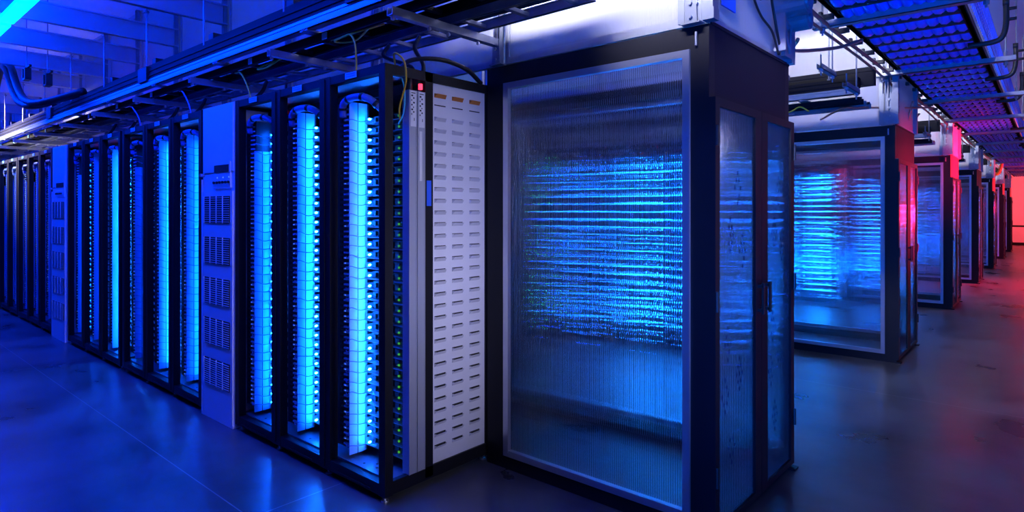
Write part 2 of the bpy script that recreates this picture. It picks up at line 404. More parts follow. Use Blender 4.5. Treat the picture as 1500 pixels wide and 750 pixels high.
# --- a server: full chassis with front lip, fans, a status light, a green light and its patch lead
LV = .0575
def server_mesh():
    b = MB(); x0, x1 = -.385, -.045
    b.box(x0, x1, .205, .70, .002, .044)
    b.box(x0, x1, .16, .70, 0, .003, 1)               # tray floor / lip catches the light
    b.box(x0, x0+.003, .16, .21, .003, .036, 1)
    for k in range(3):
        xx = -.20+k*.05
        b.box(xx-.02, xx+.015, .195, .205, .008, .038, 2)
    b.box(-.35, -.335, .19, .205, .010, .034, 2).box(-.28, -.25, .18, .205, .006, .02, 2)
    b.cyl((-.10, .185, .022), (-.10, .205, .022), .012, 8, 2)
    return b
sv0 = server_mesh().build('server', [M['darkin'], M['alu'], M['rubber']])
led0 = MB().tube([(-.345, .150, .022), (-.345, .156, .022), (-.345, .164, .022)], [.003, .006, .005], 8).build('status_light', M['led'])
gr0 = MB().box(-.118, -.108, .172, .180, .016, .026).build('port_light', M['green'])
cables = []
for v in range(4):
    r = random.uniform
    pts = bez([(-.34, .165, .02), (-.37, .12, .012+r(-.008, .004)), (-.388, .07, .016+r(-.006, .01)), (-.41, .056, .010+r(-.006, .006)), (-.435, .066, .013)], 4)
    cables.append(MB().tube(pts, .0028, 5).build('patch_lead', M['patch']))
protos = [sv0, led0, gr0] + cables
first = True
BAYTXT = {0: 'corner bay of the nearest rack', 1: 'middle bay of the nearest rack', 2: 'left bay of the nearest rack',
          3: 'first bay left of pale cabinet', 4: 'second bay left of pale cabinet', 5: 'third bay left of pale cabinet',
          6: 'right bay of third rack', 7: 'middle bay of third rack', 8: 'left bay of third rack'}
LEDM = ['led', 'led', 'led2', 'led2', 'led', 'led3', 'led', 'led3', 'led3']
bays = [(X1-i*W1/3, W1/3) for i in range(3)] + [(X2-i*W2/3, W2/3) for i in range(3)] + [(X3-i*W3/3, W3/3) for i in range(3)]
for bi, (bx, bw) in enumerate(bays):
    for lv in range(32):
        s = sv0.copy(); COL.objects.link(s); off = -(bw-.543)
        s.location = (bx+off, YF, .165+lv*LV)
        tag(s, 'dark server, %s up from the bottom, ' % nth(lv) + BAYTXT[bi], 'server', 'servers ' + BAYTXT[bi])
        d = led0.copy(); COL.objects.link(d); d.parent = s
        d.material_slots[0].link = 'OBJECT'; d.material_slots[0].material = M[LEDM[bi]]
        g = gr0.copy(); COL.objects.link(g); g.parent = s
        if bi < 6:
            c = cables[random.randrange(4)].copy(); COL.objects.link(c); c.parent = s
for p in protos: bpy.data.objects.remove(p)

# --- battery cabinets
def cabinet(label, x, W):
    t = thing('battery_cabinet', label, 'cabinet', (x, YF, 0), 'pale battery cabinets')
    b = MB().box(-W, 0, 0.0, .76, 0, 1.69).box(-W, 0, .0, .76, 1.69, 2.2)
    b.box(-W-.001, -W+.004, -.012, 0, .0, 1.69).box(-W, 0, -.012, 0, 0, .02)
    b.build('body', M['cabinet'], t)
    f = MB()
    f.box(-W+.02, -.01, -.012, 0, .02, 1.60)
    f.box(-W+.02, -.01, -.006, 0, 1.735, 2.19)
    f.build('front_cover', M['cabinet'], t)
    for k in range(5):
        z0 = .24+k*.285
        g = MB().box(-W+.06, -.04, -.016, -.012, z0, z0+.185, 0)
        for r in range(12):
            g.box(-W+.065, -.045, -.021, -.016, z0+.007+r*.015, z0+.0105+r*.015, 1)
        for c in range(4):
            g.box(-W+.06+(W-.1)*c/4-.003, -W+.06+(W-.1)*c/4+.003, -.022, -.016, z0, z0+.185, 1)
        g.build('vent_grille', [M['rubber'], M['cabinet']], t)
    c = MB().box(-W+.2, -.04, -.012, 0, 1.62, 1.80)
    c.box(-W+.22, -.06, -.016, -.012, 1.73, 1.78, 1)
    for r in range(6): c.cyl((-W+.22+r*.045, -.012, 1.66), (-W+.22+r*.045, -.024, 1.66), .009, 8, 1)
    for r in (1, 3, 5): c.box(-W+.215+r*.045, -W+.222+r*.045, -.014, -.012, 1.69, 1.697, 2)
    c.build('control_panel', [M['cabinet'], M['rubber'], M['speck']], t)
    MB().cyl((-W+.02, -.0, 1.72), (-W+.02, -.03, 1.72), .012).build('lock_knob', M['alu'], t)
cabinet('tall pale blue-lit cabinet with five black vent grilles between nearest and second rack', XR-1.64, .50)
cabinet('narrow pale cabinet far along the row with white panel at its top', XR-5.74, .58)
cabinet('distant pale cabinet beyond the left edge racks', XR-10.04, .5)

# --- the remaining servers, seen small or through the ribbed sheets
def stuff_bay(b, bx, by, w, lo, led_on, green=0, dirn=1):
    for lv in range(21 if led_on == 2 else 32):
        z = .19+lv*(.089 if led_on == 2 else LV)
        b.box(bx-w+.16, bx-.045, by+dirn*.16, by+dirn*.70, z, z+.044, 0)
        b.box(bx-w+.16, bx-.045, by+dirn*.15, by+dirn*.16, z, z+.004, 1)
        if led_on == 2: b.box(bx-w+.165, bx-.05, by+dirn*.152, by+dirn*.16, z-.04, z+.044, 1)  # plate added to catch the bars' glow between the lines
        if led_on == 1: b.box(bx-w+.19, bx-w+.21, by+dirn*.15, by+dirn*.158, z+.015, z+.028, 2)
        if led_on == 2:
            b.box(bx-w+.17, bx-w+.17+(w-.22)*random.uniform(.75, 1), by+dirn*.145, by+dirn*.15, z+.014, z+.014+random.choice((.004, .007, .012)), lo)
        if green: b.box(bx-.16, bx-.05, by+dirn*.145, by+dirn*.15, z+.018, z+.024, 4)
    b.box(bx-w+.01, bx-w+.145, by+dirn*.075, by+dirn*.19, .16, 2.06, 0)
    for k in range(50):
        if random.random() < .5: b.box(bx-w+.09, bx-w+.1, by+dirn*.07, by+dirn*.075, .2+k*.036, .208+k*.036, 5)
sb = MB()
for i in range(3): stuff_bay(sb, X4-i*W4/3, YF, W4/3, 0, 1 if i == 9 else 0)
for i in range(3): stuff_bay(sb, X5-i*W5/3, YF, W5/3, 0, 0)
ROWW = 1.66
for k in range(1, 6):
    for r in range(2):
        for i in range(3):
            n = r*3+i
            stuff_bay(sb, XR-r*1.70-i*ROWW/3, YF+k*PITCH, ROWW/3, (3, 3, 6, 7, 7, 7)[n] if k == 1 else (3, 3, 3, 7, 7, 7)[n], 2 if n < 4 else 1, green=(n in (3,)))
o = sb.build('server', [M['darkin'], M['alu'], M['led3'], M['rowled'], M['greenb'], M['speck'], M['rowmid'], M['rowlow']])
tag(o, 'rows of dark servers with small lights in the far racks', 'server', kind='stuff')
RT = ['first', 'second', 'third', 'fourth', 'fifth', 'sixth', 'seventh']
for k in range(1, 6):
    for r in range(2):
        rack('server_rack', 'black triple-bay rack, ' + ('corridor end' if r == 0 else 'inner position') + ' of the %s row behind the front one' % RT[k-1],
             XR-r*1.70, YF+k*PITCH, ROWW, False, 'racks in the rows behind')
for k in range(0, 4):      # rows standing back to back across each hot aisle
    y = YF+k*PITCH+.775+1.04
    for r in range(2):
        t = thing('server_rack', 'black rack back facing the enclosure aisle, ' + ('corridor end' if r == 0 else 'inner position') + ', behind the %s enclosure' % RT[k],
                  'server rack', (XR-.85-r*1.70, y, 0), 'racks turned back to back')
        b = frame_mesh(ROWW); b.build('frame', M['black'], t)
        MB().box(-ROWW+.05, -.05, .05, .06, .1, 2.15).build('back_panel', M['blacksat'], t)
        MB().box(-.016, -.012, .06, .72, .1, 2.15).build('side_panel', M['blacksat'], t)

# ------------------------------------------------------------------ containment enclosures
ENC = ['nearest and largest enclosure, wholly in view', 'second enclosure, glowing cyan with green streaks at its left', 'third enclosure down the corridor with red sheet above its door',
       'fourth enclosure down the corridor', 'fifth enclosure down the corridor', 'sixth enclosure down the corridor', 'last enclosure, farthest down the corridor']
def enclosure(k):
    t = thing('containment_enclosure', 'ribbed-sheet enclosure, double door, ' + ENC[k], 'enclosure', (XE, 2.61+k*PITCH, 0), 'aisle enclosures along the corridor')
    xl, xi, xr = -2.50-XE, -2.343-XE, -1.221-XE     # local X (0 = corridor face)
    D = 1.09
    f = MB()
    for y0, y1 in ((0, .06), (D-.06, D)):
        if y0 > .5: xl, xi = -3.34-XE, -3.2-XE
        f.box(xl+.02, xi, y0, y1, 0, 2.29).box(xr, 0, y0, y1, 0, 2.29)
        f.box(xi, xr, y0, y1, 2.188, 2.29).box(xi, xr, y0, y1, 0, .077)
    f.box(-.05, 0, .06, D-.06, 0, .035)
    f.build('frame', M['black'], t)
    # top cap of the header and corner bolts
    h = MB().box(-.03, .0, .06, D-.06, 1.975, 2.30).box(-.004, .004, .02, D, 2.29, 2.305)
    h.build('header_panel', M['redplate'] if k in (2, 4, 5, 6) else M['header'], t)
    for side in (0, 1):
        xi = (-2.343 if side == 0 else -3.2)-XE
        y0, y1 = (-.014, .02) if side == 0 else (D-.02, D+.014)
        a = MB(); wd = .034
        a.box(xi, xi+wd, y0, y1, .077+wd, 2.188-wd).box(xr-wd, xr, y0, y1, .077+wd, 2.188-wd)
        a.box(xi, xr, y0, y1, 2.188-wd, 2.188).box(xi, xr, y0, y1, .077, .077+wd)
        a.box(xi+wd, xi+wd+.006, y0-.004 if side == 0 else y1, y0 if side == 0 else y1+.004, .1, 2.16)
        a.build('aluminium_frame', M['alu'], t)
        ym = .012 if side == 0 else D-.02
        MB().box(xi+wd, xr-wd, ym, ym+.003, .077+wd, 2.188-wd).build('ribbed_panel', M['poly'], t)
    MB().cyl((xr+.03, -.01, 2.20), (xr+.03, -.01, 2.26), .006, 8).build('latch_pin', M['alu'], t)
    for j in range(2):
        ya, yb, ga, gb = ((.0, .568, .047, .484), (.572, 1.09, .657, 1.035))[j]
        l = MB()
        l.box(0, .03, ya, ga, .03, 1.965).box(0, .03, gb, yb, .03, 1.965)
        l.box(0, .03, ga, gb, .03, .062).box(0, .03, ga, gb, 1.926, 1.965)
        leaf = l.build('door_leaf', M['black'], t)
        MB().box(.0155, .0185, ga, gb, .062, 1.926).build('glass', M['film'], leaf)
        hy = (gb+.04) if j == 0 else (ga-.04)
        MB().box(.03, .055, hy-.012, hy+.012, .96, .975).box(.03, .055, hy-.012, hy+.012, 1.08, 1.095).box(.05, .06, hy-.012, hy+.012, .95, 1.105).build('handle', M['rubber'], leaf)
        for z in (.25, 1.02, 1.75):
            hh = ya+.008 if j == 0 else yb-.008
            MB().cyl((.034, hh, z), (.034, hh, z+.09), .009, 8).build('hinge', M['rubber'], leaf)
        if k < 2:      # printed diamonds of dark dots on the film
            d = MB(); rnd = random.Random(40+j+k)
            cs = [(1.28, .25), (1.20, .75), (.78, .15), (.62, .62), (.30, .3), (1.50, .55), (.55, .05)]
            for cz, cf in cs:
                cy = ga+.05+(gb-ga-.14)*cf
                for a in range(3):
                    for b in range(3):
                        if rnd.random() < .12: continue
                        yy = cy+(a-b)*.017+.02; zz = cz+(a+b)*.036
                        d.add([(.0195, yy, zz-.014), (.0195, yy+.008, zz), (.0195, yy, zz+.014), (.0195, yy-.008, zz)], [(0, 1, 2, 3)])
            d.build('film_print', M['dots'], leaf)
    for y in (0.02, D-.02):
        MB().box(0, .05, y-.03, y+.03, 0, .012).box(.0, .012, y-.02, y+.02, .012, .03).build('floor_bracket', M['black'], t)
for k in range(NMOD): enclosure(k)

# ------------------------------------------------------------------ ribbed fascia above the racks and enclosures
def fascia(x0, x1, y, label, k):
    t = thing('fascia_panel', label, 'wall panel', (x0, y, 2.30), 'ribbed fascia panels between rack tops and ceiling')
    W = x1-x0; H = CEIL-2.30
    a = MB().box(0, W, -.012, .02, 0, .04).box(0, W, -.012, .02, H-.04, H).box(0, .03, -.012, .02, .04, H-.04).box(W-.03, W, -.012, .02, .04, H-.04)
    a.build('aluminium_frame', M['alu'], t)
    MB().box(.03, W-.03, 0, .01, .04, H-.04).build('ribbed_panel', M['fascia'], t)
POS = ['above the enclosure front, next to the corridor corner', 'left of first strut, above the nearest rack', 'second from strut above the nearest rack']
for k in range(NMOD):
    n = 24 if k == 0 else 4
    for side in ((0, 1) if k < 3 else (0,)):
        y = 2.635+k*PITCH + side*1.06
        for i in range(n if side == 0 else 3):
            x1, x0 = STUDX[i]-.02, STUDX[i+1]+.02
            if k == 0 and side == 0:
                lb = ('tall ribbed translucent panel ' + POS[i]) if i < 3 else 'blue-lit translucent panel above the long rack row, %s from the corridor' % nth(i)
            else:
                lb = 'ribbed translucent panel %s the %s enclosure, %s from the corridor' % ('over the front of' if side == 0 else 'over the back of', RT[k], ['first', 'second', 'third', 'fourth'][i])
            fascia(x0, x1, y, lb, k)
    # end panel facing the corridor
    t = thing('fascia_panel', 'grey translucent panel above the door header of the %s enclosure' % RT[k], 'wall panel', (XE, 2.61+k*PITCH, 2.305), 'end panels over the doors')
    MB().box(-.02, 0, .03, 1.06, 0, .02).box(-.02, 0, .03, 1.06, 1.52, CEIL-2.305).box(-.02, .0, .0, .03, 0, 1.55).box(-.02, .0, 1.06, 1.09, 0, 1.55).build('aluminium_frame', M['alu'], t)
    MB().box(-.014, -.006, .03, 1.06, .02, 1.52).build('ribbed_panel', M['fascia_y'], t)

# ------------------------------------------------------------------ galvanised uprights and arms
def upright(x, y, label, arm, group):
    t = thing('strut_post', label, 'steel post', (x, y, 2.29), group)
    H = CEIL-2.29
    b = MB().box(-.021, -.016, -.05, -.014, 0, H).box(.016, .021, -.05, -.014, 0, H).box(-.021, .021, -.018, -.014, 0, H)
    b.box(-.021, -.009, -.05, -.047, 0, H).box(.009, .021, -.05, -.047, 0, H)
    b.build('channel', M['galv'], t)
    p = MB().box(-.045, .045, -.062, -.014, -.0, .006)
    p.add([(-.03, -.05, .0), (.03, -.05, .0), (.024, -.052, .14), (-.024, -.052, .14), (-.03, -.054, .0), (.03, -.054, .0), (.024, -.056, .14), (-.024, -.056, .14)],
          [(0, 1, 2, 3), (7, 6, 5, 4), (0, 4, 5, 1), (1, 5, 6, 2), (2, 6, 7, 3), (3, 7, 4, 0)])
    for z in (.03, .09): p.cyl((0, -.056, z), (0, -.066, z), .009, 6)
    p.build('base_bracket', M['galv'], t)
    if arm:
        a = MB().box(-.021, .021, -.80, -.05, .105, .11).box(-.021, -.017, -.80, -.05, .11, .145).box(.017, .021, -.80, -.05, .11, .145)
        a.build('arm', M['galv'], t)
        c = MB()
        for yy in (-.78, -.55, -.42, -.2): c.cyl((0, yy, .145), (0, yy, .085), .006, 6).cyl((0, yy, .088), (0, yy, .1), .011, 6)
        c.build('arm_bolts', M['alu'], t)
for k in range(NMOD):
    for i in range(0, 20 if k == 0 else 4):
        upright(STUDX[i], 2.62+k*PITCH, ('galvanised strut post rising from the %s enclosure, ' % RT[k] + 'position %s from the corridor' % (['first', 'second', 'third', 'fourth'][i] if i < 4 else nth(i))),
                i > 0, 'strut posts carrying the cable ladders')
    b = thing('strut_post', 'wide slotted steel post at the corridor corner of the %s enclosure' % RT[k], 'steel post', (XE-.0, 2.61+k*PITCH, 2.30), 'corner posts of the enclosures')
    m = MB().box(-.02, .03, -.03, .03, 0, CEIL-2.30)
    m.box(-.13, -.10, -.035, -.02, 0, CEIL-2.3)
    for z in range(12): m.box(.03, .032, -.008, .008, .1+z*.12, .17+z*.12, 1)
    m.box(.03, .034, -.03, .03, 0, .05)
    m.build('channel', [M['galv'], M['ink']], b)
    bolts = MB()
    for z in (.08, .16, .24): bolts.cyl((-.045, -.03, z), (-.045, -.045, z), .012, 8)
    MB().box(-.1, -.02, -.032, -.028, 0, .3).build('gusset', M['galv'], b)
    bolts.build('bolt', M['alu'], b)
    if k < 4:
        r2 = thing('strut_post', 'steel post at the far door side of the %s enclosure' % RT[k], 'steel post', (XE, 3.69+k*PITCH, 2.30), 'rear corner posts')
        MB().box(-.02, .03, -.03, .03, 0, CEIL-2.30).build('channel', M['galv'], r2)

# ------------------------------------------------------------------ overhead busways, aluminium channel, ladders
def busways(k):
    y = k*PITCH; xr = -1.3; xl = -30 if k == 0 else -9
    where = 'above the front rack row' if k == 0 else 'above the %s row behind' % RT[k-1]
    if k == 0: xr = -1.6
    t = thing('busway', 'long black power busway rail, lower of the pair ' + where, 'busway', (xr, 1.88+y, 2.57), 'busways')
    L = xl-xr
    b = MB().box(L, 0, 0, .1, .0, .09).box(L, 0, -.006, 0, .02, .03).box(L, 0, -.006, 0, .06, .065)
    b.build('housing', M['blacksat'], t)
    nj = 9 if k == 0 else 3
    for j in range(nj): MB().box(-1.2-j*3.1, -1.0-j*3.1, -.02, .11, -.015, .105).build('joint_box', M['rubber'], t)
    t = thing('busway', 'long black power busway rail, taller and behind its pair ' + where, 'busway', (xr+.1 if k else xr, 2.0+y, 2.6), 'busways')
    MB().box(L, 0, 0, .1, 0, .16).box(L, 0, -.005, 0, .12, .13).build('housing', M['blacksat'], t)
    for j in range(14 if k == 0 else 3): MB().box(-.9-j*1.17, -.82-j*1.17, .01, .09, .16, .21).build('tap_box', M['rubber'], t)
    t = thing('cable_channel', 'blue-lit smooth aluminium channel under the busways ' + where, 'cable channel', (xr, 1.875+y, 2.505), 'aluminium channels')
    MB().box(L, 0, 0, .012, 0, .06).box(L, 0, .0, .05, 0, .006).box(L, 0, -.004, 0, .042, .047).build('channel', M['alu'], t)
    for j in range(18 if k == 0 else 4):
        MB().box(-.5-j*1.17, -.42-j*1.17, -.005, .3, -.012, -.002).cyl((-.46-j*1.17, -.002, -.012), (-.46-j*1.17, -.002, .0), .01, 6).build('clip', M['galv'], t)
    for (y0, y1, z, nm, m, lb) in ((1.955, 2.095, 2.44, 'cable_ladder', M['blacksat'], 'narrow black cable ladder with loose leads hanging'), (2.215, 2.41, 2.44, 'cable_ladder', M['galv'], 'pale galvanised cable ladder close to the ribbed fascia')):
        t = thing(nm, lb + ' ' + where, 'cable ladder', (xr, y0+y, z), 'cable ladders')
        for s in (0, 1):
            yy = 0 if s == 0 else (y1-y0)
            MB().box(L, 0, yy-.006, yy+.006, 0, .05).box(L, 0, yy-.012, yy+.012, 0, .004).box(L, 0, yy-.012, yy+.012, .046, .05).build('side_rail', m, t)
        if m is M['blacksat']:
            for j in range(0, 16 if k == 0 else 2):
                MB().box(-1.55-j*.9, -1.50-j*.9, -.0165, -.0125, .004, .042).build('label_tag', M['tagblue'], t)
        n = int(-L/.3)
        for j in range(min(n, 95)):
            MB().box(-.12-j*.3, -.09-j*.3, .006, y1-y0-.006, .008, .028).build('rung', m, t)
    if k == 0 or True:
        for q, (yy, c, rr) in enumerate(((2.29, 'copper', .006), (2.34, 'rubber', .012), (2.02, 'rubber', .014))):
            pts = [(xr+.0+i*L/30, yy+y+.012*sin(i*1.7+q), 2.475+rr) for i in range(31)]
            o = MB().tube(pts, rr, 6).build('power_cable', M[c], None, True)
            tag(o, ['thin red-brown cable lying in the pale cable ladder', 'thick black cable lying in the pale cable ladder', 'thick black cable lying in the narrow black ladder'][q] + ' ' + where, 'cable', 'cables lying in the ladders')
for k in range(NMOD): busways(k)
for i in range(1, 20):
    o = MB().cyl((0, 0, 0), (0, 0, 3.215-2.66), .007, 8).cyl((0, 0, 0), (0, 0, .02), .016, 6).cyl((0, 0, .52), (0, 0, .535), .02, 6).build('threaded_rod', M['galv'], loc=(STUDX[i]-.02, 1.93, 2.66))
    tag(o, 'hanger rod from ceiling joist to the front busway, %s from the corridor' % nth(i-1), 'rod', 'busway hanger rods of the front row')
for k in range(1, 5):
    for i in range(0, 4):
        o = MB().cyl((0, 0, 0), (0, 0, CEIL-2.66), .007, 8).cyl((0, 0, 0), (0, 0, .02), .016, 6).build('threaded_rod', M['galv'], loc=(-1.55-i*.9, 1.93+k*PITCH, 2.66))
        tag(o, 'hanger rod of the busway over the %s row behind, %s from the corridor' % (RT[k-1], nth(i)), 'rod', 'busway hanger rods over the %s row behind' % RT[k-1])
# brackets seen end-on beyond the nearest enclosure
for k in range(1, 5):
    for j, (x, y, z) in enumerate(((-1.62, 5.15, 2.52), (-1.42, 5.75, 2.62), (-1.30, 6.05, 2.50))):
        t = thing('unistrut_bracket', 'galvanised bracket hung by the busway ends of the %s row behind, %s' % (RT[k-1], ['left one', 'middle one', 'right one'][j]), 'bracket', (x, y+(k-1)*PITCH, z), 'hung brackets')
        MB().box(-.02, .02, -.35, .1, 0, .005).box(-.02, -.016, -.35, .1, 0, .04).box(.016, .02, -.35, .1, 0, .04).build('channel', M['galv'], t)
        MB().cyl((0, .05, -.05), (0, .05, CEIL-z), .006, 8).cyl((0, -.3, -.05), (0, -.3, .12), .006, 8).build('rod', M['galv'], t)
        MB().cyl((0, .05, -.02), (0, .05, 0), .018, 6).cyl((0, -.3, -.02), (0, -.3, 0), .018, 6).cyl((0, .05, .04), (0, .05, .055), .018, 6).build('nut', M['alu'], t)

# ------------------------------------------------------------------ loose leads at the front row
def lead(pts, r, m, label, group=None, name='cable', n=10):
    o = MB().tube(bez(pts, n), r, 8).build(name, m, None, True)
    return tag(o, label, 'cable', group)
lead([(-2.62, 2.02, 2.50), (-2.9, 2.0, 2.515), (-3.2, 2.04, 2.50), (-3.4, 2.0, 2.50)], .006, M['yellow'], 'yellow lead lying in the black ladder above the corner rack')
lead([(-2.7, 1.97, 2.46), (-2.95, 2.03, 2.425), (-3.05, 1.96, 2.42), (-2.9, 1.95, 2.43), (-2.65, 2.0, 2.45)], .005, M['yellow'], 'looped yellow lead hanging under the black ladder, nearest loop')
lead([(-3.15, 2.0, 2.455), (-2.93, 1.96, 2.44), (-2.82, 1.93, 2.38), (-2.80, 1.93, 2.28), (-2.80, 1.93, 2.19)], .005, M['yellow'], 'yellow lead dropping from the ladder into the corner rack')
lead([(-3.75, 2.0, 2.44), (-3.86, 1.97, 2.40), (-3.98, 1.97, 2.405), (-3.9, 1.99, 2.43), (-3.7, 2.02, 2.45)], .005, M['yellow'], 'small coil of yellow lead under the black ladder left of the corner rack')
lead([(-4.35, 1.99, 2.44), (-4.2, 1.96, 2.41), (-4.08, 1.95, 2.30), (-4.02, 1.95, 2.19)], .005, M['yellow'], 'pale yellow lead dropping to the rack beside the pale cabinet')
lead([(-5.35, 1.99, 2.44), (-5.2, 1.96, 2.41), (-5.06, 1.95, 2.30), (-5.0, 1.95, 2.19)], .005, M['patch'], 'white lead dropping onto the second rack')
lead([(-6.5, 1.99, 2.44), (-6.35, 1.96, 2.41), (-6.16, 1.95, 2.30), (-6.1, 1.95, 2.19)], .005, M['patch'], 'white lead dropping onto the left end of the second rack')
lead([(-2.55, 2.0, 2.19), (-2.50, 1.95, 2.26), (-2.46, 1.98, 2.22), (-2.47, 2.0, 2.12), (-2.52, 2.0, 2.0), (-2.54, 2.02, 1.93)], .005, M['yellow'], 'yellow lead looping over the top right end of corner rack')
lead([(-2.53, 2.02, 2.16), (-2.505, 2.02, 2.08), (-2.50, 2.01, 1.97), (-2.53, 2.0, 1.91)], .004, M['teal'], 'teal lead hanging inside the end opening of corner rack')
for j, (xa, xb) in enumerate(((-3.0, -2.62), (-2.72, -2.52))):
    lead([(xa-.0, 2.30, 2.46), (xa+.02, 2.25, 2.38), (xb-.05, 2.2, 2.26), (xb-.06, 2.2, 2.19)], .012, M['rubber'], ['thick black cable dropping to the corner rack top, left one', 'thick black cable dropping to the corner rack top, right one'][j])
lead([(-2.60, 2.05, 2.19), (-2.56, 2.1, 2.26), (-2.5, 2.25, 2.285), (-2.47, 2.42, 2.26), (-2.48, 2.56, 2.20)], .013, M['rubber'], 'thick black cable arching along the corner rack top')
for j, x in enumerate((-4.5, -5.6, -6.2, -7.3, -8.0)):
    lead([(x, 2.3, 2.45), (x+.02, 2.25, 2.36), (x-.08, 2.2, 2.27), (x-.1, 2.2, 2.2)], .014, M['rubber'], 'black cable dropping from ladder to row top ' + ['at the pale cabinet', 'at the right end of second rack', 'over the middle of second rack', 'over the third rack', 'over the left end of third rack'][j])
for j, dx in enumerate((0, .26)):
    lead([(-10.9+dx, 1.62, 2.9), (-10.5+dx, 1.62, 3.22), (-10.1+dx, 1.62, 3.31), (-9.8+dx, 1.62, 3.22), (-9.55+dx, 1.62, 3.02), (-9.3+dx, 1.62, 2.84), (-8.94+dx, 1.62, 2.70), (-8.42+dx, 1.66, 2.63), (-7.9+dx, 1.9, 2.72)], .04, M['rubber'], 'fat black hose looping beside and onto the busway, ' + ['left', 'right'][j] + ' of two', None, 'hose')
# small hung fixtures near the hoses
for j, (x, y, z) in enumerate(((-8.6, 1.6, 3.05), (-8.4, 1.75, 2.98))):
    t = thing('pipe_clamp', 'small black clamp hanging from a ceiling rod at upper left, ' + ['upper', 'lower'][j], 'clamp', (x, y, z), None)
    MB().cyl((0, 0, 0), (0, 0, CEIL-z), .006, 6).build('rod', M['galv'], t)
    MB().box(-.07, -.045, -.03, .03, -.12, .0).box(.045, .07, -.03, .03, -.12, .0).box(-.07, .07, -.03, .03, -.13, -.11).box(-.16, .18, -.012, .012, .0, .02).build('clamp', M['rubber'], t)

# ------------------------------------------------------------------ equipment on the corner of the nearest enclosure top
t = thing('junction_box', 'cluster of round blue-lit conduit boxes on the panel above nearest door', 'junction box', (XE+.01, 3.42, 2.42))
MB().cyl((.0, .05, .16), (.16, .05, .16), .075, 20).cyl((.16, .05, .16), (.17, .05, .16), .055, 20).build('housing', M['galv'], t, False)
MB().cyl((.02, .19, .10), (.13, .19, .10), .06, 20).cyl((.13, .19, .10), (.14, .19, .10), .025, 12).build('reel', M['galv'], t)
MB().box(0, .02, .12, .24, -.10, .26).box(0, .06, .0, .02, -.1, .1).build('bracket', M['galv'], t)
b = MB()
tri = [(.04, .02, .08), (.04, .14, -.09), (.04, .16, .06), (.04, .02, .08)]
for a, c in zip(tri, tri[1:]): b.cyl(a, c, .007, 6)
b.build('triangle_brace', M['galv'], t)
xx = XE+.015
lead([(xx, 2.95, 2.85), (xx, 3.02, 2.62), (xx, 3.12, 2.52), (xx, 3.22, 2.46), (xx+.02, 3.32, 2.40), (xx+.02, 3.42, 2.30)], .006, M['rubber'], 'black cable running diagonally down the panel above nearest door')
lead([(xx, 3.05, 2.9), (xx, 3.0, 2.68), (xx, 3.08, 2.60), (xx, 3.22, 2.55), (xx, 3.25, 2.75), (xx, 3.24, 2.9)], .005, M['rubber'], 'black cable bent in a V on the panel above nearest door')
lead([(xx, 3.14, 2.9), (xx, 3.16, 2.68), (xx, 3.22, 2.62), (xx, 3.27, 2.7), (xx, 3.27, 2.9)], .008, M['rubber'], 'black U-shaped cable loop above nearest door')
lead([(xx, 3.3, 2.9), (xx+.02, 3.3, 2.6), (xx+.03, 3.34, 2.45), (xx+.02, 3.45, 2.33)], .007, M['rubber'], 'black cable passing the conduit boxes above nearest door')
lead([(xx, 2.78, 2.9), (xx, 2.8, 2.58), (xx, 2.815, 2.52), (xx, 2.83, 2.58), (xx, 2.83, 2.9)], .006, M['rubber'], 'short black cable loop beside the corner post of nearest enclosure')
o = MB().box(0, .004, 0, .16, 0, .5).box(0, .008, 0, .16, .0, .06).build('cover_sheet', M['tape'], loc=(XE+.002, 2.73, 2.40))
tag(o, 'bright blue rectangular sheet stuck beside the corner post above nearest door', 'sheet')
lead([(-1.1, 3.75, 2.45), (-1.25, 4.2, 2.50), (-1.15, 4.8, 2.62), (-1.05, 5.1, 2.72)], .012, M['copper'], 'brown cable sweeping from nearest enclosure up to the large tray')
lead([(-1.12, 8.2, 2.55), (-1.2, 8.0, 2.3+.1), (-1.15, 7.7, 2.42), (-1.1, 7.65, 2.62)], .012, M['copper'], 'copper coloured conduit curving beside the second enclosure post')
lead([(-1.8, 6.9, 2.41), (-1.45, 6.4, 2.42), (-1.2, 7.2, 2.5), (-1.0, 8.3, 2.62)], .010, M['copper'], 'copper coloured conduit crossing toward the second enclosure top')
lead([(-2.3, 6.2, 2.41), (-2.1, 6.2, 2.40), (-1.9, 6.2, 2.41), (-1.8, 6.2, 2.45), (-1.72, 6.2, 2.40)], .007, M['yellow'], 'yellow lead on the ladder above the second enclosure front')

